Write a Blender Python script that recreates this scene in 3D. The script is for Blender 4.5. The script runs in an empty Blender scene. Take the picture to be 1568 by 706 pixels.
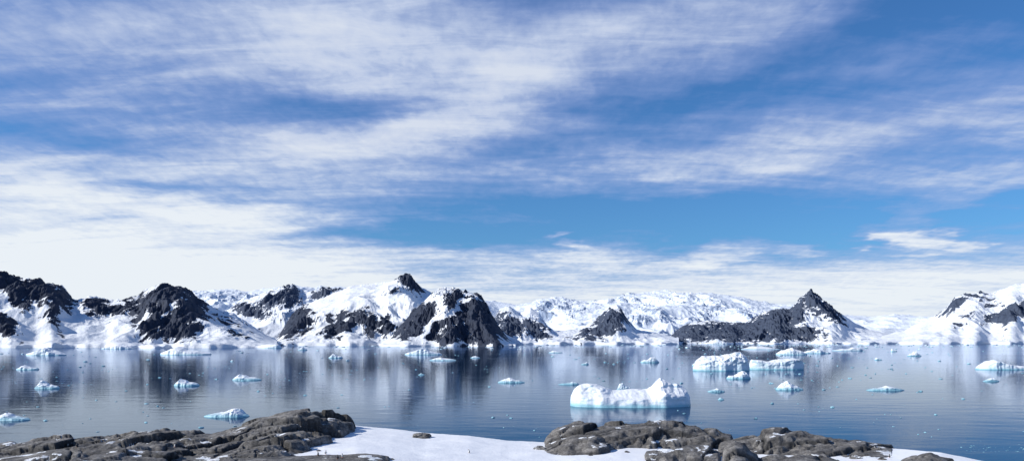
import bpy, math, random
import numpy as np
random.seed(7)
CX,HY,F,H=784.0,519.0,1230.0,30.0   # survey constants: azimuth / elevation scale, eye height
sc=bpy.context.scene
sc.view_settings.view_transform='Standard'; sc.view_settings.look='None'; sc.view_settings.exposure=0
# ---------------- numpy noise
_r=np.random.RandomState(3)
_ang=_r.rand(512,512)*2*np.pi
_gx,_gy=np.cos(_ang),np.sin(_ang)
_rv=_r.rand(512,512,4)
def perlin(x,y,seed=0):
    x=x+seed*17.31; y=y+seed*9.77
    xi=np.floor(x).astype(int); yi=np.floor(y).astype(int)
    xf=x-xi; yf=y-yi
    u=xf*xf*xf*(xf*(xf*6-15)+10); v=yf*yf*yf*(yf*(yf*6-15)+10)
    def g(a,b):
        ia=(xi+a)%512; ib=(yi+b)%512
        return _gx[ia,ib]*(xf-a)+_gy[ia,ib]*(yf-b)
    n=(g(0,0)*(1-u)+g(1,0)*u)*(1-v)+(g(0,1)*(1-u)+g(1,1)*u)*v
    return n*1.4
def fbm(x,y,o=5,seed=0,gain=.5):
    s=0;a=1;t=0
    for i in range(o):
        s=s+a*perlin(x*2**i,y*2**i,seed+i*3); t+=a; a*=gain
    return s/t
def ridged(x,y,o=5,seed=0,gain=.5):
    s=0;a=1;t=0
    for i in range(o):
        s=s+a*(1-np.abs(perlin(x*2**i,y*2**i,seed+i*3))*2); t+=a; a*=gain
    return s/t
def voronoi(x,y,seed=0):
    xi=np.floor(x).astype(int); yi=np.floor(y).astype(int)
    f1=np.full(x.shape,9.);f2=np.full(x.shape,9.)
    dx1=np.zeros(x.shape);dy1=np.zeros(x.shape);r1=np.zeros(x.shape+(2,))
    for a in (-1,0,1):
        for b in (-1,0,1):
            rv=_rv[(xi+a+seed*31)%512,(yi+b+seed*57)%512]
            dx=x-(xi+a+rv[...,0]); dy=y-(yi+b+rv[...,1])
            d=np.sqrt(dx*dx+dy*dy)
            m=d<f1
            f2=np.where(m,f1,np.minimum(f2,d)); f1=np.where(m,d,f1)
            dx1=np.where(m,dx,dx1); dy1=np.where(m,dy,dy1); r1=np.where(m[...,None],rv[...,2:4],r1)
    return f1,f2,dx1,dy1,r1
def sstep(a,b,x):
    t=np.clip((x-a)/(b-a),0,1); return t*t*(3-2*t)
def grid_mesh(name,X,Y,Z,mat,attrs=None,smooth=True):
    n,m=X.shape
    co=np.stack([X,Y,Z],-1).reshape(-1,3)
    idx=np.arange(n*m).reshape(n,m)
    q=np.stack([idx[:-1,:-1],idx[1:,:-1],idx[1:,1:],idx[:-1,1:]],-1).reshape(-1,4)
    me=bpy.data.meshes.new(name)
    me.vertices.add(len(co)); me.vertices.foreach_set('co',co.astype(np.float32).ravel())
    me.loops.add(q.size); me.loops.foreach_set('vertex_index',q.astype(np.int32).ravel())
    me.polygons.add(len(q)); me.polygons.foreach_set('loop_start',(np.arange(len(q))*4).astype(np.int32))
    me.polygons.foreach_set('loop_total',np.full(len(q),4,np.int32))
    me.update(calc_edges=True)
    me.polygons.foreach_set('use_smooth',np.full(len(q),smooth))
    for k,v in (attrs or {}).items():
        a=me.attributes.new(k,'FLOAT','POINT'); a.data.foreach_set('value',v.astype(np.float32).ravel())
    me.materials.append(mat)
    ob=bpy.data.objects.new(name,me); sc.collection.objects.link(ob)
    return ob
# ---------------- node helpers
class NT:
    def __init__(s,nt): s.nt=nt; s.n=nt.nodes; s.l=nt.links
    def new(s,t,**k):
        nd=s.n.new(t)
        for a,b in k.items(): setattr(nd,a,b)
        return nd
    def link(s,a,b): s.l.new(a,b)
    def setin(s,sock,v):
        if isinstance(v,bpy.types.NodeSocket): s.l.new(v,sock)
        else: sock.default_value=v
    def math(s,op,a,b=None,c=None,clamp=False):
        nd=s.new('ShaderNodeMath',operation=op,use_clamp=clamp)
        s.setin(nd.inputs[0],a)
        if b is not None: s.setin(nd.inputs[1],b)
        if c is not None: s.setin(nd.inputs[2],c)
        return nd.outputs[0]
    def rng(s,v,a,b,c=0.,d=1.,smooth=True):
        nd=s.new('ShaderNodeMapRange'); nd.interpolation_type='SMOOTHSTEP' if smooth else 'LINEAR'
        s.setin(nd.inputs[0],v)
        for i,x in enumerate((a,b,c,d)): s.setin(nd.inputs[i+1],x)
        return nd.outputs[0]
    def mix(s,f,a,b,bt='MIX'):
        nd=s.new('ShaderNodeMix',data_type='RGBA',blend_type=bt)
        s.setin(nd.inputs[0],f); s.setin(nd.inputs[6],a); s.setin(nd.inputs[7],b)
        return nd.outputs[2]
    def noise(s,vec,scale,detail=5,rough=.5,dist=0.):
        nd=s.new('ShaderNodeTexNoise')
        if vec is not None: s.link(vec,nd.inputs['Vector'])
        nd.inputs['Scale'].default_value=scale; nd.inputs['Detail'].default_value=detail
        nd.inputs['Roughness'].default_value=rough; nd.inputs['Distortion'].default_value=dist
        return nd.outputs[0]
    def mapping(s,vec,loc=(0,0,0),rot=(0,0,0),scale=(1,1,1),t='POINT'):
        nd=s.new('ShaderNodeMapping',vector_type=t); s.link(vec,nd.inputs[0])
        nd.inputs[1].default_value=loc; nd.inputs[2].default_value=rot; nd.inputs[3].default_value=scale
        return nd.outputs[0]
def new_mat(name):
    m=bpy.data.materials.new(name); m.use_nodes=True
    t=NT(m.node_tree); b=m.node_tree.nodes['Principled BSDF']
    return m,t,b
def bump(t,b,h,strength,dist,prev=None):
    nd=t.new('ShaderNodeBump'); nd.inputs['Strength'].default_value=strength; nd.inputs['Distance'].default_value=dist
    t.setin(nd.inputs['Height'],h)
    if prev is not None: t.link(prev,nd.inputs['Normal'])
    if b is not None: t.link(nd.outputs[0],b.inputs['Normal'])
    return nd.outputs[0]
C4=lambda r,g,b:(r,g,b,1.)

# ---------------- sun + world
SUN_AZ=math.radians(-102); SUN_EL=math.radians(31)   # azimuth from +Y towards +X
sd=(math.sin(SUN_AZ)*math.cos(SUN_EL),math.cos(SUN_AZ)*math.cos(SUN_EL),math.sin(SUN_EL))
from mathutils import Vector
L=bpy.data.lights.new('sun','SUN'); L.energy=5.0; L.angle=math.radians(.5); L.color=(1,.965,.90)
lo=bpy.data.objects.new('sun',L); sc.collection.objects.link(lo)
lo.rotation_euler=(Vector(sd)).to_track_quat('Z','Y').to_euler(); lo.location=(-200,-200,300)
W=bpy.data.worlds.new('World'); sc.world=W; W.use_nodes=True
t=NT(W.node_tree); bg=W.node_tree.nodes['Background']
sky=t.new('ShaderNodeTexSky'); sky.sky_type='NISHITA'; sky.sun_disc=False
sky.sun_elevation=SUN_EL; sky.sun_rotation=SUN_AZ; sky.air_density=1.0; sky.dust_density=.3; sky.ozone_density=2.5
tc=t.new('ShaderNodeTexCoord'); sep=t.new('ShaderNodeSeparateXYZ'); t.link(tc.outputs['Generated'],sep.inputs[0])
dx,dy,dz=sep.outputs
az=t.math('ARCTAN2',dx,dy); el=t.math('ARCSINE',dz)
den=t.math('ADD',t.math('MAXIMUM',dz,0.0),.10)
cmb=t.new('ShaderNodeCombineXYZ'); t.link(t.math('DIVIDE',dx,den),cmb.inputs[0]); t.link(t.math('DIVIDE',dy,den),cmb.inputs[1])
deck=cmb.outputs[0]
ae=t.new('ShaderNodeCombineXYZ'); t.link(az,ae.inputs[0]); t.link(el,ae.inputs[1])
wn=t.new('ShaderNodeTexNoise'); wn.inputs['Scale'].default_value=1.3; wn.inputs['Detail'].default_value=5; wn.inputs['Roughness'].default_value=.6; t.link(deck,wn.inputs['Vector'])
vm=t.new('ShaderNodeVectorMath',operation='SUBTRACT'); t.link(wn.outputs['Color'],vm.inputs[0]); vm.inputs[1].default_value=(.5,.5,.5)
vs=t.new('ShaderNodeVectorMath',operation='MULTIPLY'); t.link(vm.outputs[0],vs.inputs[0]); vs.inputs[1].default_value=(.30,.06,0)
va=t.new('ShaderNodeVectorMath',operation='ADD'); t.link(ae.outputs[0],va.inputs[0]); t.link(vs.outputs[0],va.inputs[1])
wae=va.outputs[0]
blobs=[
(110,440,520,140,0,.55),(60,330,380,100,-5,.32),(330,265,460,70,6,.38),(540,200,180,45,5,.36),
(640,90,330,130,-18,.42),(760,140,260,80,22,.32),(1050,35,420,80,14,.28),(430,338,360,34,-4,.36),
(640,405,340,36,0,.25),(1200,235,620,40,4,.34),(1460,268,380,32,7,.32),(1300,130,420,60,10,.26),(1350,180,340,45,8,.24),
(1440,318,110,26,18,.5),(1380,364,55,16,0,.8),(1080,390,140,22,6,.6),(915,398,80,22,0,.5),(838,363,40,10,0,.7),
(1235,380,60,10,0,.5),(890,379,40,10,-5,.45),(1440,380,50,10,0,.4),(1300,425,420,40,0,.2),
(500,165,230,30,3,-.36),(110,208,150,26,0,-.3),(240,295,150,22,3,-.42),(650,357,240,22,0,-.55),
(1020,325,520,52,0,-.40),(1270,340,520,56,2,-.36),(1530,30,300,80,12,-.40),(1250,95,240,44,25,-.25),
(860,262,170,20,-8,-.20),(1060,150,220,30,20,-.25),(150,80,450,140,0,.27)]
acc=None
for cx,cy,rx,ry,an,w in blobs:
    a=math.atan((cx-CX)/F); e=math.atan((HY-cy)/F*math.cos(a))
    m=t.mapping(wae,loc=(a,e,0),rot=(0,0,math.radians(an)),scale=(rx/F*1.15,ry/F*1.15,1),t='TEXTURE')
    g=t.new('ShaderNodeTexGradient',gradient_type='SPHERICAL'); t.link(m,g.inputs[0])
    s_=t.rng(g.outputs['Fac'],0.,.75,0.,w)
    acc=s_ if acc is None else t.math('ADD',acc,s_)
n1=t.noise(t.mapping(deck,rot=(0,0,math.radians(-28)),scale=(.45,1.2,1)),1.4,7,.6,.6)
n2=t.noise(t.mapping(deck,rot=(0,0,math.radians(-38)),scale=(.9,2.4,1),loc=(4,2,0)),2.6,7,.62,.6)
rip=t.noise(t.mapping(deck,rot=(0,0,math.radians(20)),scale=(3,1.6,1),loc=(1,7,0)),6.0,4,.6,.3)
N=t.math('ADD',t.math('MULTIPLY',t.math('SUBTRACT',n1,.5),1.25),t.math('MULTIPLY',t.math('SUBTRACT',n2,.5),.85))
N=t.math('ADD',N,t.math('MULTIPLY',t.math('SUBTRACT',rip,.5),.42))
hz=t.rng(el,math.radians(2.2),math.radians(6.8),.75,0.)
D0=t.math('ADD',t.math('ADD',acc,N),t.math('ADD',hz,.27))
D0=t.math('SUBTRACT',D0,t.rng(el,math.radians(28),math.radians(50),0.,.30))
D=t.rng(D0,-.1,1.1,0.,1.,smooth=False)
skyc=t.mix(1.,sky.outputs[0],C4(.39,.76,1.16),'MULTIPLY')
cl=t.new('ShaderNodeValToRGB'); t.link(D,cl.inputs[0])
cr=cl.color_ramp; cr.elements[0].position=0; cr.elements[0].color=C4(.24,.35,.69)
cr.elements[1].position=1; cr.elements[1].color=C4(.84,.89,.94)
e=cr.elements.new(.45); e.color=C4(.38,.49,.78)
e=cr.elements.new(.75); e.color=C4(.62,.71,.87)
hi=t.rng(el,math.radians(7),math.radians(15),0.,1.)
cc=t.mix(hi,cl.outputs[0],t.mix(1.,cl.outputs[0],C4(.82,.84,.92),'MULTIPLY'))
cs=t.mix(1.,cc,C4(10,10,10),'MULTIPLY')
fin=t.mix(t.rng(D,.02,.8,0,.97,smooth=False),skyc,cs)
t.link(fin,bg.inputs[0]); bg.inputs[1].default_value=.1
W.cycles.sampling_method='MANUAL'; W.cycles.sample_map_resolution=512

# ---------------- materials
def mountain_mat(name,rock,snow):
    m,t,b=new_mat(name)
    at=t.new('ShaderNodeAttribute'); at.attribute_name='rock'
    g=t.new('ShaderNodeNewGeometry'); pos=g.outputs['Position']
    nz=t.noise(pos,.020,6,.70)
    v=t.math('ADD',at.outputs['Fac'],t.math('MULTIPLY',t.math('SUBTRACT',nz,.5),1.9))
    f=t.rng(v,.44,.54)
    n2=t.noise(pos,.05,4,.6)
    rk=t.mix(n2,C4(*[c*.5 for c in rock]),C4(*[c*1.7 for c in rock]))
    sn=t.mix(n2,C4(*[c*.92 for c in snow]),C4(*snow))
    t.link(t.mix(f,sn,rk),b.inputs['Base Color'])
    b.inputs['Roughness'].default_value=.75; b.inputs['Specular IOR Level'].default_value=.2
    bump(t,b,nz,.6,16)
    return m
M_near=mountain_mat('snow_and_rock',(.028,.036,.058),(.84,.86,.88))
M_mid_haze=mountain_mat('snow_and_rock_mid_hazed',(.050,.065,.10),(.82,.85,.89))  # slight distance haze put into the base colours: rock lighter and bluer
M_far_haze=mountain_mat('snow_and_rock_far_hazed',(.26,.32,.42),(.80,.85,.91))  # aerial haze painted in: much paler blue-grey rock, bluer snow, no real haze

def mountain(name,prof,Yf,Yr,Yb,rocks,mat,amp=.35,seed=0,n=700,mrows=200,cliff=12,p=1.0,wl=1.0,rw=1.0,slopew=.8,rs=1.18,crag=.07):
    prof=np.array(prof,float)
    px=np.linspace(prof[0,0],prof[-1,0],n)
    pt=np.interp(px,prof[:,0],prof[:,1])
    ksz=max(5,int(n/(px[-1]-px[0])*4))|1
    k=np.hanning(ksz+2)[1:-1]; k/=k.sum(); ps=np.convolve(np.pad(pt,ksz//2,mode='edge'),k,'valid')
    kb=int(n/(px[-1]-px[0])*50)|1; k2=np.hanning(kb+2)[1:-1]; k2/=k2.sum(); pb=np.convolve(np.pad(pt,kb//2,mode='edge'),k2,'valid')
    u=(px-CX)/F
    yr=Yr*(1+.04*fbm(px/70.,px*0,2,seed+40))
    yf=Yf*(1+.05*fbm(px/45.,px*0+3,2,seed+50))
    zr=H+(HY-ps)/F*yr; zb=H+(HY-pb)/F*yr
    nf=int(mrows*.78)
    S=np.concatenate([np.linspace(0,1,nf),1+np.linspace(0,1,mrows-nf+1)[1:]])[None,:]
    yr=yr[:,None]; yf=yf[:,None]; zr=zr[:,None]; zb=zb[:,None]; U=u[:,None]
    Yy=np.where(S<=1,yf+(yr-yf)*S,yr+(Yb-yr)*(S-1))
    Xx=U*Yy
    Sc=np.clip(S,0,1)
    fr=.6*Sc**(1.1*p)+.4*sstep(0.1,1.,Sc)
    base=np.where(S<=1,fr,1-sstep(0,1,S-1)*1.02)
    wr=sstep(.55,1.,Sc)
    zz=zb*(1-wr)+zr*wr
    Lw=max(220.,np.median(zr)*1.5)*wl
    wx=fbm(Xx/Lw/1.3,Yy/Lw/1.3,3,seed+5)*Lw*.35; wy=fbm(Xx/Lw/1.3,Yy/Lw/1.3,3,seed+9)*Lw*.35
    R=ridged((Xx+wx)/Lw,(Yy+wy)/Lw/1.7,5,seed,.42)-.35
    R2=fbm(Xx/Lw*2.5,Yy/Lw*2,4,seed+13,.5)
    bm=np.where(S<=1,np.sin(np.pi*np.clip(S,0,1)**.8)*.9+.04*sstep(0,.1,S),.25*np.ones_like(Yy))
    Z=zz*base+zb*amp*bm*R+zb*.05*bm*R2
    cw=np.where(S<=1,sstep(.80,1.,S),1-sstep(1,1.35,S))
    Z=Z+np.median(zb)*crag*cw*fbm(Xx/Lw*4.5,Yy/Lw*4.5,4,seed+61,.6)
    PX=CX+F*Xx/Yy; PY=HY-F*(Z-H)/Yy
    PXw=PX+22*fbm(Xx/110,Yy/110,4,seed+21); PYw=PY+14*fbm(Xx/90,Yy/90,4,seed+23)
    a=np.zeros_like(Z)
    for (cx,cy,rx,ry,an,w) in rocks:
        th=math.radians(an); ddx=PXw-cx; ddy=-(PYw-cy)
        uu=(ddx*math.cos(th)+ddy*math.sin(th))/rx; vv=(-ddx*math.sin(th)+ddy*math.cos(th))/ry
        if w>0: uu=uu/rs; vv=vv/rs
        g=np.clip(1.5-np.sqrt(uu*uu+vv*vv),0,1.0)*w
        a=np.maximum(a,g) if w>0 else a+g
    am=np.clip(a,0,1)
    Rg=ridged((Xx+wx*.5)/Lw*3.2,(Yy+wy*.5)/Lw*1.3,5,seed+31,.6)-.45
    Z=Z+am*zb*.21*Rg*(S>.02)*(S<1)
    a=a*.80*rw+am*.95*Rg
    Z=Z+cliff*sstep(0,.012,S)*(1-.6*Sc)*(.7+.8*fbm(Xx/90,Yy/90,3,seed+70))
    Z=np.where(S<1,np.maximum(Z,3+2*S),Z)
    Z=np.where(S<=0.0001,-6,Z)
    Z[0,:]=np.minimum(Z[0,:],-2); Z[-1,:]=np.minimum(Z[-1,:],-2)
    gy=np.gradient(Z,axis=1)/np.maximum(np.gradient(Yy,axis=1),1e-3)
    gx=np.gradient(Z,axis=0)/np.maximum(np.gradient(Xx,axis=0),1e-3)
    sl=np.sqrt(gx*gx+gy*gy)
    a=a+slopew*sstep(.55,1.3,sl)*.5*(S>.03)-.08
    return grid_mesh(name,Xx,Yy,Z,mat,{'rock':a})

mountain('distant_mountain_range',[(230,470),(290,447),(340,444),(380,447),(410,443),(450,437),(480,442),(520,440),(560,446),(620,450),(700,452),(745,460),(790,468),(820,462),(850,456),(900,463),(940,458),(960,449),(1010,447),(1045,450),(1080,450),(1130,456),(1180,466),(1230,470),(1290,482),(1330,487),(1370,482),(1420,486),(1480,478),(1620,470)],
 6500,10500,13500,[(345,456,45,5,0,.5),(960,460,30,5,0,.55),(1040,458,40,5,0,.5),(900,472,25,7,20,.5),(1100,472,30,6,-20,.5),(835,478,18,14,60,.7),(870,470,12,10,60,.6),(1010,475,25,5,0,.4),(1320,495,30,4,0,.3)],M_far_haze,amp=.30,seed=3,n=1500,mrows=240,wl=.8,slopew=.5)
mountain('snowy_mountain',[(300,519),(330,485),(365,466),(400,452),(425,443),(448,438),(470,448),(500,443),(530,446),(560,470),(600,519)],
 4300,6300,8000,[(420,463,38,11,20,.9),(385,478,34,9,-15,.8),(445,455,18,12,-50,.8),(500,452,22,7,20,.7),(355,472,20,5,0,.6)],M_mid_haze,amp=.34,seed=11,n=600)
mountain('snowy_mountain',[(424,522),(432,505),(445,487),(465,470),(490,459),(515,449),(535,440),(560,437),(590,433),(606,429),(618,427),(627,422),(636,433),(646,444),(662,450),(700,460),(740,480),(790,520)],
 3500,5000,6500,[(455,495,26,20,50,1),(440,515,16,8,0,.9),(527,500,36,11,28,1),(566,500,14,12,60,1),(590,506,12,11,60,1),(628,434,18,7,-20,1),(500,488,10,6,0,.6),(600,450,20,4,20,.5)],M_near,amp=.28,seed=17,n=800,crag=.05)
mountain('rocky_headland',[(585,524),(605,508),(622,490),(640,470),(655,456),(668,446),(682,440),(700,444),(722,450),(738,456),(750,476),(762,498),(778,519),(784,525)],
 3300,3900,4700,[(640,490,30,26,60,1.1),(625,512,22,12,0,1),(675,505,50,22,-20,1.1),(715,470,42,20,-25,1.2),(742,500,38,26,-50,1.25),(690,480,60,4.5,38,-1.1),(660,497,40,4,55,-.9),(675,455,30,8,20,-.4)],M_near,amp=.20,seed=23,n=700,p=.75,cliff=6,rs=1.15)
mountain('snowy_mountain',[(745,522),(755,492),(765,474),(780,470),(795,480),(812,472),(826,480),(838,500),(850,508),(890,505),(915,488),(932,474),(950,474),(962,492),(975,506),(1010,512),(1040,519)],
 4400,5200,6200,[(780,504,20,14,-40,1),(768,496,12,12,0,.8),(822,508,18,9,-30,1),(935,495,26,16,40,1),(912,512,34,8,10,1),(950,484,14,10,0,.9)],M_mid_haze,amp=.30,seed=29,n=700,cliff=16)
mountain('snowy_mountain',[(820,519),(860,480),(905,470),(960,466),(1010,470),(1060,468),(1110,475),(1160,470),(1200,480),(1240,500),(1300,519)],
 5600,7600,9000,[(880,478,18,8,40,.6),(1010,484,30,6,-20,.6),(1090,480,25,7,30,.7),(1140,478,20,7,-30,.6),(975,490,20,6,0,.5)],M_far_haze,amp=.42,seed=35,n=800,cliff=25)
mountain('snowy_mountain',[(1010,524),(1030,512),(1045,501),(1060,494),(1085,492),(1110,494),(1140,496),(1158,486),(1172,477),(1190,474),(1208,476),(1220,464),(1230,452),(1240,445),(1250,452),(1262,463),(1280,476),(1298,488),(1310,496),(1330,505),(1380,515),(1420,522)],
 5000,6200,7800,[(1050,512,38,12,0,1.1),(1120,509,80,14,0,1.15),(1178,498,48,18,25,1.1),(1205,512,40,9,0,1.1),(1240,458,13,12,0,.9),(1264,472,28,10,-38,1.),(1220,480,16,10,55,.9),(1285,488,16,5,-40,.8),(1110,518,100,6,0,1.1)],M_mid_haze,amp=.26,seed=41,n=900,cliff=8,rs=1.15)
mountain('snowy_mountain',[(-140,440),(-60,425),(0,421),(20,430),(45,428),(75,435),(95,441),(112,462),(135,457),(160,463),(200,461),(215,452),(228,441),(240,438),(262,440),(278,443),(288,450),(300,461),(325,470),(350,481),(372,492),(395,508),(425,524)],
 2700,3800,5000,[(15,432,22,14,-30,1),(55,447,42,13,-10,1.05),(90,456,22,12,-40,1),(8,503,16,13,-40,1),(30,462,18,9,-40,.9),(75,482,14,9,-60,.8),(148,474,22,11,-20,1),(198,474,38,8,5,1),(245,462,45,20,20,1.1),(240,488,36,16,50,1.05),(265,508,40,14,0,1.1),(288,475,26,22,-50,1),(345,490,28,4,-30,.9),(360,516,30,4,-10,.8),(180,490,30,3,30,-.4),(262,484,30,3.5,50,-.6),(225,480,26,3,60,-.5)],M_near,amp=.34,seed=5,n=1100,cliff=14,crag=.12)
mountain('snowy_mountain',[(1280,523),(1340,516),(1385,508),(1410,496),(1430,486),(1450,470),(1463,457),(1480,452),(1500,450),(1520,451),(1545,441),(1568,436),(1620,425),(1700,415)],
 4800,6000,7400,[(1465,464,17,8,35,.9),(1500,456,18,5,0,.8),(1445,478,14,4,35,.8),(1545,484,34,12,15,1.1),(1575,475,16,18,0,1.0),(1515,470,14,5,20,.75),(1480,485,14,4,20,.6),(1470,500,10,3,0,.6)],M_mid_haze,amp=.28,seed=47,n=700,cliff=14,rs=1.0)
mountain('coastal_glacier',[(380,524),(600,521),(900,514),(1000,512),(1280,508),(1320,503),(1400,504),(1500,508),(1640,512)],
 6200,6700,7400,[(1360,519,30,2,0,.6)],M_far_haze,amp=.18,seed=53,n=900,mrows=80,cliff=20)

# ---------------- water
m,t,b=new_mat('sea_water')
g=t.new('ShaderNodeNewGeometry'); pos=g.outputs['Position']
pt=t.noise(t.mapping(pos,scale=(.35,1,1)),.006,4,.6,.5)
w1=t.noise(t.mapping(pos,scale=(.6,1,1)),.9,3,.55,.4); w2=t.noise(t.mapping(pos,rot=(0,0,.4),scale=(.5,1,1)),.09,3,.5)
b1=bump(t,None,w2,.45,.22); b2=bump(t,None,w1,.35,.045,b1)
t.n.remove(b)
df=t.new('ShaderNodeBsdfDiffuse'); df.inputs[0].default_value=C4(.014,.038,.072)
gl=t.new('ShaderNodeBsdfGlossy'); gl.inputs[0].default_value=C4(.74,.82,.92)
t.link(t.rng(pt,.38,.66,.015,.07),gl.inputs['Roughness']); t.link(b2,gl.inputs['Normal'])
fr=t.new('ShaderNodeFresnel'); fr.inputs[0].default_value=1.155; t.link(b1,fr.inputs['Normal'])
ms=t.new('ShaderNodeMixShader'); t.link(fr.outputs[0],ms.inputs[0]); t.link(df.outputs[0],ms.inputs[1]); t.link(gl.outputs[0],ms.inputs[2])
t.link(ms.outputs[0],m.node_tree.nodes['Material Output'].inputs[0])
xs=np.linspace(-30000,30000,2)
X,Y=np.meshgrid(xs,np.array([-3000.,30000.]),indexing='ij')
grid_mesh('water',X,Y,X*0,m,smooth=False)

# ---------------- ice material
m,t,b=new_mat('glacier_ice'); M_ice=m
g=t.new('ShaderNodeNewGeometry'); pos=g.outputs['Position']
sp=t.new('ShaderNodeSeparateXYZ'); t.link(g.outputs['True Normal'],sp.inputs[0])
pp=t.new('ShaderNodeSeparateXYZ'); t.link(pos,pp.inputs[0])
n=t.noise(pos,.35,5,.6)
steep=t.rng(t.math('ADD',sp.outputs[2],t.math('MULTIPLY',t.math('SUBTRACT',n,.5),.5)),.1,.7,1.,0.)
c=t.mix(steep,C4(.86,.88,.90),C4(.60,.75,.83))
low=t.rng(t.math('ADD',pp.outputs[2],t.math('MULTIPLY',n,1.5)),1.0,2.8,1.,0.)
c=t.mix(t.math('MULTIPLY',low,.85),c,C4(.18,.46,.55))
t.link(c,b.inputs['Base Color']); b.inputs['Roughness'].default_value=.5
bump(t,b,t.noise(pos,.8,5,.6),.5,.5)

def iceberg(name,wl,prof,depth=.5,seed=0,n=140,mr=70,front=.7,rough=.5,scale_noise=1.):
    prof=np.array(prof,float); Y0=H*F/(wl-HY)
    mpp=Y0/F
    x0,x1=prof[0,0],prof[-1,0]; Wd=(x1-x0)*mpp
    T=Wd*depth
    px=np.linspace(x0,x1,n)[:,None]; v=np.linspace(0,1,mr)
    v=(np.sign(v-.5)*(np.abs(v-.5)*2)**.7*.5+.5)[None,:]
    uu=(px-x0)/(x1-x0)*2-1
    half=T/2*np.sqrt(np.clip(1-np.abs(uu)**2.6,0.0004,1))*(1+.25*fbm(px/ (x1-x0)*5,px*0,3,seed+2))
    Yc=Y0+T/2
    Yy=Yc+(v-.5)*2*half
    X=(px-CX)/F*Y0+0*v
    S=Wd/7*scale_noise
    pxs=px+ (x1-x0)*.03*fbm(X/S,Yy/S,3,seed+15)
    pt=np.interp(pxs,prof[:,0],prof[:,1])
    hh=np.maximum((wl-pt)*mpp,.05)*.93
    hh=hh*(1+.07*rough*fbm(X/S*1.4,Yy/S*1.4,4,seed+8,.6))
    fv=front*(1+.35*fbm(X/S/2.5,X*0+seed,2,seed+3))
    ff=sstep(0,.11,v)*fv+(1-fv)*sstep(.15,.60,v)
    fb=sstep(0,.25,1-v)
    f1,f2,ddx,ddy,rr=voronoi((X+5*seed)/S/1.5,Yy/S/1.2,seed)
    facet=((rr[...,0]-.5)*ddx+(rr[...,1]-.5)*ddy)*1.0
    nz=ridged(X/S/1.8,Yy/S/1.8,4,seed)-.4
    Z=hh*ff*fb*(1+.30*rough*facet+.20*rough*nz)
    edge=np.minimum(v,1-v)
    Z=np.where(edge<=0.0,-1.5,Z)
    Z[0,:]=-1.5; Z[-1,:]=-1.5
    Yy=Yy+np.clip(Z,0,99)*.30*fbm(X/S*1.2,Z/S*2.0,3,seed+77)
    return grid_mesh(name,X,Yy,Z,M_ice,smooth=False)
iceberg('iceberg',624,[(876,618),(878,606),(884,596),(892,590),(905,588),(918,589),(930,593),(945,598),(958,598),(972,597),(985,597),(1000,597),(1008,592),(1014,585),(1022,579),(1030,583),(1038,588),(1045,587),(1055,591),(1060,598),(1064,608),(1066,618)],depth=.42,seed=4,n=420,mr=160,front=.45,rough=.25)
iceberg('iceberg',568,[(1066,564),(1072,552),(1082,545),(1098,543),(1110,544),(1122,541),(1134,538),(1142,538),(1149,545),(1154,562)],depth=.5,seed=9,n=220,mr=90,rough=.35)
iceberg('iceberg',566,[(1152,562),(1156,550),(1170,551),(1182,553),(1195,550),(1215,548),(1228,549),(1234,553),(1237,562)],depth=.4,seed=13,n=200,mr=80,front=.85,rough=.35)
small=[(580,1115,1152,566),(597,1191,1233,582),(543,1192,1240,530),(541,1232,1276,533),(537,1278,1326,531),(598,1332,1390,591),
(566,1506,1590,549),(584,1508,1533,578),(545,1391,1413,537),(586,762,804,577),(589,855,888,584),(598,945,967,583),(555,982,1011,545),
(582,353,398,572),(591,262,301,579),(639,306,376,625),(644,-20,38,633),(595,49,87,581),(544,32,93,531),(566,20,54,558),
(543,238,316,529),(548,502,524,541),(543,618,676,533),(552,656,698,546),(527,1083,1118,518),(526,968,990,517),(535,1140,1200,529),(538,1365,1375,533),
(600,1085,1112,594),(534,150,200,527),(533,402,430,526),(536,455,470,530),(560,1060,1075,555),(551,1340,1352,547),(574,640,650,571),(558,890,902,554),(548,720,735,544),(540,840,862,536),(612,1100,1110,608)]
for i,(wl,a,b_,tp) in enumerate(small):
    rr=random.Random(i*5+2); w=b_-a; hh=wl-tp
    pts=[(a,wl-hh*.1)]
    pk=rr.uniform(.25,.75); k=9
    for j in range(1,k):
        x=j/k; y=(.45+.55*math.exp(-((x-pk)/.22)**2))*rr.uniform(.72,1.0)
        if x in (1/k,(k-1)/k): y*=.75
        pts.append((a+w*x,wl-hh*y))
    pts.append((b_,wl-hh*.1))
    iceberg('iceberg' if w>30 else 'ice_floe',wl,pts,depth=rr.uniform(.35,.6),seed=20+i,n=90,mr=50,front=rr.uniform(.4,.85),rough=.8)

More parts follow.
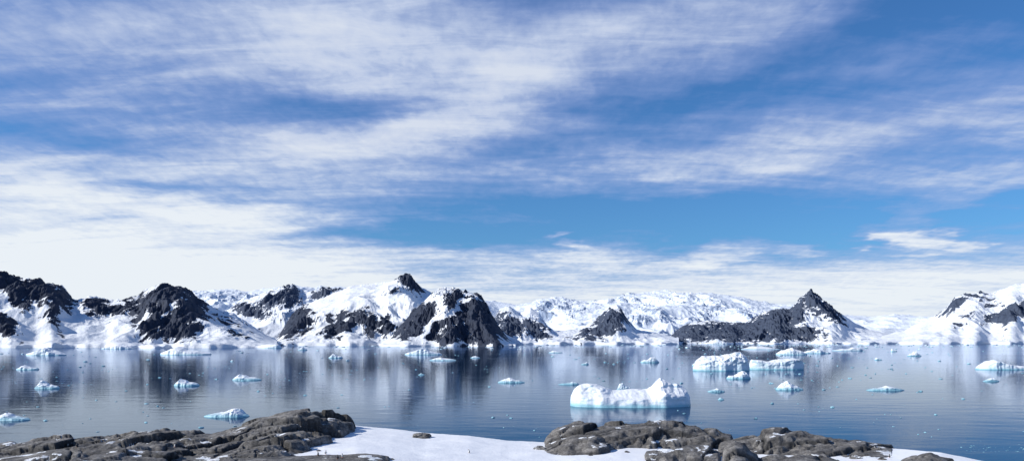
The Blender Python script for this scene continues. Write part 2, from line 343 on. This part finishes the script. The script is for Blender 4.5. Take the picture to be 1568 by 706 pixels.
def brash():
    import bmesh
    bm=bmesh.new(); R=random.Random(12)
    tmp=bmesh.new(); bmesh.ops.create_icosphere(tmp,subdivisions=1,radius=1); vs0=[v.co.copy() for v in tmp.verts]; fs0=[[v.index for v in f.verts] for f in tmp.faces]; tmp.free()
    def chunk(px,py,w,hf):
        Y=H*F/(py-HY); X=(px-CX)/F*Y; r=w*Y/F/2; a=R.uniform(0,6.28)
        vv=[]
        for c in vs0:
            k=R.uniform(.65,1.2); x=c.x*r*k; y=c.y*r*k*.7; z=c.z*r*hf*k
            vv.append(bm.verts.new((X+x*math.cos(a)-y*math.sin(a),Y+x*math.sin(a)+y*math.cos(a),z+r*.05)))
        for f in fs0: bm.faces.new([vv[i] for i in f])
    for i in range(640):
        py=HY+9+ (R.random()**2.2)*150; px=R.uniform(-30,1600)
        if R.random()<.35: px=R.gauss(1180,130); py=HY+10+R.random()**1.5*75
        chunk(px,py,R.choice([1.5,2,2.5,3,4,5,7])*R.uniform(.7,1.3),R.uniform(.2,.55))
    for i in range(300):
        chunk(R.uniform(-30,1600),HY+R.uniform(8,13),R.uniform(2,8),R.uniform(.15,.35))
    for k in range(24):
        cx=R.uniform(0,1568); cy=HY+R.uniform(14,75)
        for i in range(9): chunk(cx+R.gauss(0,16),cy+R.gauss(0,1.6),R.uniform(1,4),R.uniform(.2,.5))
    for i in range(40): chunk(R.uniform(1470,1575),R.uniform(680,692)+0,R.uniform(1,5),R.uniform(.1,.25))
    me=bpy.data.meshes.new('brash_ice'); bm.to_mesh(me); bm.free(); me.materials.append(M_ice)
    sc.collection.objects.link(bpy.data.objects.new('brash_ice',me))
brash()

# ---------------- foreground land
edge_px=np.array([(-300,700),(0,684),(160,676),(300,668),(420,656),(545,651),(600,656),(650,662),(720,667),(780,674),(850,677),(950,676),(1100,682),(1250,684),(1370,686),(1440,692),(1510,706),(1568,722),(1800,790)],float)
edge_Y=np.array([(-300,175),(0,180),(400,190),(545,197),(780,185),(1100,178),(1370,168),(1510,152),(1800,130)],float)
def ground(X,Y):
    Ys=np.maximum(Y,20); px=CX+F*X/Ys
    px=np.clip(px,-300,1800)
    Ye=np.interp(px,edge_Y[:,0],edge_Y[:,1]); pe=np.interp(px,edge_px[:,0],edge_px[:,1])
    Ze=H-(pe-HY)/F*Ye
    s=Y/Ye
    z=Ze+0*Y
    und=.35*fbm(X/22,Y/22,4,90)
    back=np.clip((Y-Ye)/30,0,2)
    z=z-back**1.1*14
    hill=19.6*np.clip((118-Y)/118,0,1)**1.6
    z=z+hill*np.clip((28.3-Ze)/19.6,0,1.6)
    return z+und*(1-np.clip(back*3,0,1))*sstep(1,.93,s) + .12*fbm(X/5,Y/5,3,93)
m,t,b=new_mat('snow'); M_snow=m
g=t.new('ShaderNodeNewGeometry'); pos=g.outputs['Position']
n=t.noise(pos,.12,5,.6)
t.link(t.mix(t.rng(n,.35,.7),C4(.84,.85,.87),C4(.93,.93,.93)),b.inputs['Base Color']); b.inputs['Roughness'].default_value=.7
bump(t,b,t.noise(pos,1.4,5,.6),.5,.2)
ys=np.concatenate([np.linspace(-40,115,60),np.linspace(116,260,360)])
U=np.linspace(-1,1,700)
X=(U[:,None]*np.maximum(ys[None,:]*.85,60)); Y=np.broadcast_to(ys[None,:],X.shape).copy()
grid_mesh('snow_field',X,Y,ground(X,Y),M_snow)

m,t,b=new_mat('weathered_rock'); M_rock=m
g=t.new('ShaderNodeNewGeometry'); pos=g.outputs['Position']
n=t.noise(t.mapping(pos,scale=(1,1,2)),.35,6,.62)
n2=t.noise(pos,2.2,5,.65)
at=t.new('ShaderNodeAttribute'); at.attribute_name='crack'
rp=t.new('ShaderNodeValToRGB'); t.link(t.math('ADD',t.math('MULTIPLY',n,.6),t.math('MULTIPLY',n2,.4)),rp.inputs[0])
cr=rp.color_ramp; cr.elements[0].position=.36; cr.elements[0].color=C4(.050,.048,.047); cr.elements[1].position=.62; cr.elements[1].color=C4(.33,.31,.285)
e=cr.elements.new(.5); e.color=C4(.155,.145,.135)
c=t.mix(at.outputs['Fac'],rp.outputs[0],C4(.02,.02,.02))
sp=t.new('ShaderNodeSeparateXYZ'); t.link(g.outputs['Normal'],sp.inputs[0])
ns=t.noise(t.mapping(pos,loc=(3,9,0)),.16,5,.6)
sf=t.math('MULTIPLY',t.rng(ns,.60,.615),t.rng(sp.outputs[2],.80,.90))
c=t.mix(sf,c,C4(.84,.86,.88))
t.link(c,b.inputs['Base Color']); b.inputs['Roughness'].default_value=.85
bb=bump(t,None,t.noise(t.mapping(pos,rot=(0,.25,.2),scale=(.35,1,3)),1.6,6,.65),1.,.5)
bump(t,b,n2,.7,.2,bb)

def outcrop(name,top,foot,ridge,seed,res=(.2,.3),flat=.55,back=10,amp=1.):
    top=np.array(top,float); foot=np.array(foot,float); ridge=np.array(ridge,float)
    p0,p1=top[0,0],top[-1,0]
    def fy(px):
        py=np.interp(px,foot[:,0],foot[:,1]); return (H-8.4)*F/(py-HY)
    pxs=np.linspace(p0,p1,50); y0=fy(pxs).min()-6; y1=np.interp(pxs,ridge[:,0],ridge[:,1]).max()+back+6
    nx=int(((p1-p0+16)/F*(y0+y1)/2)/res[0]); ny=int((y1-y0)/res[1])
    pxg=np.linspace(p0-8,p1+8,nx)[:,None]; yg=np.linspace(y0,y1,ny)[None,:]
    X=(pxg-CX)/F*yg; Y=np.broadcast_to(yg,X.shape).copy()
    wpx=pxg+9*fbm(X/4,Y/4,4,seed+1)+0*X
    tp=np.interp(pxg,top[:,0],top[:,1]); yr=np.interp(pxg,ridge[:,0],ridge[:,1]); 
    yf=np.minimum(fy(wpx)+5*fbm(X/6,Y/9,4,seed+2),yr-3)
    G=ground(X,Y); Gr=ground((pxg-CX)/F*yr,yr+0*pxg)
    zr=H-(tp-HY)/F*yr
    s=(Y-yf)/(yr-yf)
    up=np.clip(s,0,1)**flat
    E=np.where(s<0,s*2.5,np.where(s<=1,up,1-((Y-yr)/back)**2*1.2))
    hgt=np.maximum(zr-Gr,.4)
    B=G*(1-np.clip(s,0,1))+Gr*np.clip(s,0,1)
    Z=np.where(s<0,G-.1+s*3,B+hgt*E)
    ca,sa=math.cos(.25),math.sin(.25); xr=X*ca+Y*sa; yy=-X*sa+Y*ca
    xr=xr+1.2*fbm(X/5,Y/5,3,seed+6); yy=yy+1.2*fbm(X/5,Y/5,3,seed+7)
    f1,f2,dx_,dy_,rr=voronoi(xr/12,yy/8,seed)
    g1,g2,ex,ey,r2=voronoi(xr/4.4,yy/2.8,seed+5)
    z1=(rr[...,0]-.5)*2.0+dx_*(rr[...,1]-.3)*2.4+dy_*(rr[...,0]-.65)*2.4
    z2=(r2[...,0]-.5)*.5+ex*(r2[...,1]-.4)*.9+ey*(r2[...,0]-.6)*.7
    c1=np.exp(-(f2-f1)/.04); c2=np.exp(-(g2-g1)/.05)
    k=amp*np.clip(hgt/3,.25,1)*sstep(-.3,.25,s)
    Z=Z+k*(z1*.85+z2-.7*c1-.25*c2+.3*fbm(X/1.5,Y/1.5,4,seed+8))
    st=1.9; q=(Z-.16*X+.05*Y+1.6*fbm(X/9,Y/9,3,seed+11))/st; fq=q-np.floor(q)
    Z=Z+st*(sstep(.25,.75,fq)-fq)*.5*np.clip(k*1.3,0,1)
    ledge=np.exp(-((fq-.35)/.05)**2)*.35*(fbm(X/6,Y/6,2,seed+12)>0)
    ends=np.minimum(sstep(p0-8,p0+6,pxg),sstep(p1+8,p1-6,pxg))
    Z=Z-(1-ends)*(hgt+2.5)
    return grid_mesh(name,X,Y,Z,M_rock,{'crack':np.clip(c1*.9+c2*.5+ledge,0,.95)})
outcrop('rock_outcrop',[(-60,690),(0,682),(50,677),(100,674),(160,672),(175,667),(205,662),(240,661),(290,665),(325,663),(350,655),(380,645),(420,637),(455,633),(500,634),(530,637),(545,645)],
 [(-60,730),(0,728),(300,725),(440,704),(460,697),(500,682),(545,662)],[(-60,168),(0,170),(300,172),(400,178),(500,184),(560,186)],seed=2,back=12,flat=.6)
outcrop('rock_outcrop',[(255,712),(300,703),(360,697),(420,699),(470,701),(510,697),(560,695),(585,698),(600,706)],
 [(255,735),(450,728),(560,720),(600,712)],[(255,138),(600,143)],seed=6,back=5,amp=.6)
outcrop('rock_outcrop',[(-60,712),(0,698),(60,690),(120,684),(180,686),(240,694),(300,704)],[(-60,760),(0,745),(300,735)],[(-60,140),(300,143)],seed=8,back=6,amp=.7)
outcrop('rock_outcrop',[(832,674),(845,664),(858,655),(880,650),(920,647),(960,647),(1000,649),(1045,652),(1075,657),(1100,663),(1125,670)],
 [(832,677),(870,684),(910,684),(960,675),(1040,674),(1125,674)],[(832,183),(1125,180)],seed=12,back=8,flat=.75,amp=.85)
outcrop('rock_outcrop',[(1098,680),(1115,672),(1140,666),(1165,664),(1185,658),(1210,660),(1240,665),(1270,670),(1310,675),(1345,681),(1370,687)],
 [(1098,685),(1150,682),(1250,688),(1310,691),(1370,690)],[(1098,172),(1370,166)],seed=15,back=7,flat=.75,amp=.9)
outcrop('rock_outcrop',[(1103,700),(1112,684),(1125,678),(1140,684),(1150,694),(1165,702)],[(1103,712),(1130,716),(1165,710)],[(1103,146),(1165,146)],seed=18,back=4,amp=.6)
outcrop('rock_outcrop',[(1375,706),(1395,702),(1410,699),(1425,698),(1445,701),(1465,706)],[(1375,716),(1465,716)],[(1375,143),(1465,143)],seed=19,back=3,amp=1.)
outcrop('rock_outcrop',[(1150,702),(1180,697),(1230,694),(1270,700),(1290,706)],[(1150,712),(1290,714)],[(1150,146),(1290,145)],seed=22,back=3,amp=.7)
outcrop('rock_outcrop',[(985,690),(1010,686),(1050,685),(1085,685),(1105,690)],[(985,692),(1105,693)],[(985,160),(1105,160)],seed=25,back=3,amp=.8)
def boulder(px,py,w,h,seed):
    Y=(H-8.4)*F/(py-HY)
    for _ in range(6):
        X=(px-CX)/F*Y; z=float(ground(np.array([[X]]),np.array([[Y]]))[0,0]); Y=(H-z)*F/(py-HY)
    r=w*Y/F/2; hz=h*Y/F
    th=np.linspace(0,2*np.pi,37)[:,None]; ph=np.linspace(-.3,np.pi/2,16)[None,:]
    ux=np.cos(th)*np.cos(ph); uy=np.sin(th)*np.cos(ph); uz=np.sin(ph)+0*th
    k=1+.22*np.round(fbm(ux*1.3+seed*3.1,uy*1.3+uz,2,seed)*4)/2+.12*fbm(ux*4+seed,uy*4+uz*3,3,seed+1)
    k[-1]=k[0]
    k=np.where(ph>1.5,k.mean(),k)
    grid_mesh('boulder',X+r*ux*k,Y+r*.8*uy*k,z-.15+hz*uz*k,M_rock,{'crack':uz*0},smooth=False)
for i,q in enumerate([(646,669,30,7),(826,687,22,5),(852,692,18,5),(838,690,10,3),(1020,686,14,4),(875,693,26,5),(1078,705,30,6),(1340,690,24,7),(1300,692,34,9),(1185,672,22,9),(1325,698,12,4),(1100,696,12,5),(960,692,9,3),(905,697,8,2.5),(585,700,14,5),(470,684,10,4),(488,690,8,3),(1000,690,7,2),(600,703,8,3),(1310,701,20,5),(1350,703,14,4),(890,689,12,4),(925,688,9,3)]):
    boulder(*q,seed=i+3)

# ---------------- penguins
def flat_mat(name,c,r=.6):
    m,t,b=new_mat(name); g=t.new('ShaderNodeTexCoord'); n=t.noise(g.outputs['Object'],30,4)
    t.link(t.mix(n,C4(*[x*.8 for x in c]),C4(*[min(1,x*1.15) for x in c])),b.inputs['Base Color']); b.inputs['Roughness'].default_value=r; return m
PB=flat_mat('penguin_black',(.02,.022,.028)); PW=flat_mat('penguin_white',(.8,.8,.78)); PO=flat_mat('penguin_orange',(.75,.2,.05))
def make_penguin_mesh():
    import bmesh
    bm=bmesh.new(); NS=16
    def loft(rings,mf):
        R=[]
        for (cx,cy,z,rx,ry) in rings:
            R.append([bm.verts.new((cx+rx*math.cos(2*math.pi*i/NS),cy+ry*math.sin(2*math.pi*i/NS),z)) for i in range(NS)])
        for a,b_ in zip(R,R[1:]):
            for i in range(NS):
                f=bm.faces.new([a[i],a[(i+1)%NS],b_[(i+1)%NS],b_[i]]); f.material_index=mf(f); f.smooth=True
        for r_,fl in ((R[0],1),(R[-1],0)):
            f=bm.faces.new(r_[::-1] if fl else r_); f.material_index=mf(f)
    def bodym(f):
        c=f.calc_center_median()
        return 1 if (c.y<-.045+.02*(c.z>.4) and abs(c.x)<.10 and .06<c.z<.53) else 0
    loft([(0,.03,.03,.06,.05),(0,.02,.06,.10,.09),(0,.01,.14,.135,.125),(0,0,.25,.145,.14),(0,-.005,.36,.13,.125),(0,0,.45,.10,.10),(0,-.005,.52,.068,.07),(0,-.01,.57,.055,.06),(0,-.02,.61,.058,.066),(0,-.025,.65,.052,.06),(0,-.02,.69,.03,.035),(0,-.02,.70,.008,.008)],bodym)
    def prism(p0,p1,r0,r1,mi,flat=1.):
        d=(Vector(p1)-Vector(p0)).normalized(); s=d.orthogonal().normalized(); u=d.cross(s)
        A=[bm.verts.new(Vector(p0)+s*r0*math.cos(k*math.pi/4)+u*r0*flat*math.sin(k*math.pi/4)) for k in range(8)]
        B=[bm.verts.new(Vector(p1)+s*r1*math.cos(k*math.pi/4)+u*r1*flat*math.sin(k*math.pi/4)) for k in range(8)]
        for k in range(8): bm.faces.new([A[k],A[(k+1)%8],B[(k+1)%8],B[k]]).material_index=mi
        bm.faces.new(A[::-1]).material_index=mi; bm.faces.new(B).material_index=mi
    prism((0,-.075,.635),(0,-.15,.62),.018,.004,2)
    for s in (-1,1):
        pts=[(.10,.0,.46,.05),(.155,.01,.36,.055),(.19,.02,.25,.045),(.20,.03,.17,.015)]
        F_=[];B_=[]
        for x,y,z,w in pts:
            F_.append((bm.verts.new((s*x,y-w,z)),bm.verts.new((s*x,y+w,z)))); B_.append((bm.verts.new((s*(x+.016),y-w,z)),bm.verts.new((s*(x+.016),y+w,z))))
        for a in range(3):
            bm.faces.new([F_[a][0],F_[a][1],F_[a+1][1],F_[a+1][0]]); bm.faces.new([B_[a][0],B_[a+1][0],B_[a+1][1],B_[a][1]])
            bm.faces.new([F_[a][0],F_[a+1][0],B_[a+1][0],B_[a][0]]); bm.faces.new([F_[a][1],B_[a][1],B_[a+1][1],F_[a+1][1]])
        prism((s*.055,-.0,.05),(s*.06,-.12,.012),.03,.045,2,.35)
        prism((s*.045,-.058,.655),(s*.052,-.05,.668),.010,.008,1)
    prism((0,.06,.10),(0,.19,.01),.05,.012,0,.5)
    bmesh.ops.recalc_face_normals(bm,faces=bm.faces)
    me=bpy.data.meshes.new('penguin'); bm.to_mesh(me); bm.free()
    for x in (PB,PW,PO): me.materials.append(x)
    return me
PM=make_penguin_mesh(); bpy.context.view_layer.update()
dg=bpy.context.evaluated_depsgraph_get()
for i,(px,py) in enumerate([(718,693),(487,697),(499,695),(517,702),(524,700),(110,681),(118,684),(104,683),(1362,700),(268,684)]):
    d=Vector(((px-CX)/F,1,-(py-HY)/F)).normalized()
    hit,loc,nrm,_,_,_=sc.ray_cast(dg,Vector((0,0,H)),d,distance=400)
    if not hit: continue
    ob=bpy.data.objects.new('penguin',PM); sc.collection.objects.link(ob); ob.location=loc-Vector((0,0,.02)); ob.rotation_euler=(0,0,random.uniform(-2.5,2.5)); ob.scale=(1.1,)*3

# ---------------- camera
cam=bpy.data.cameras.new('camera'); co=bpy.data.objects.new('camera',cam); sc.collection.objects.link(co)
co.location=(0,0,H); co.rotation_euler=(math.radians(90),0,0)
cam.sensor_width=36; cam.lens=36*F/1568; cam.shift_y=(HY-353)/1568; cam.clip_start=.5; cam.clip_end=90000
sc.camera=co
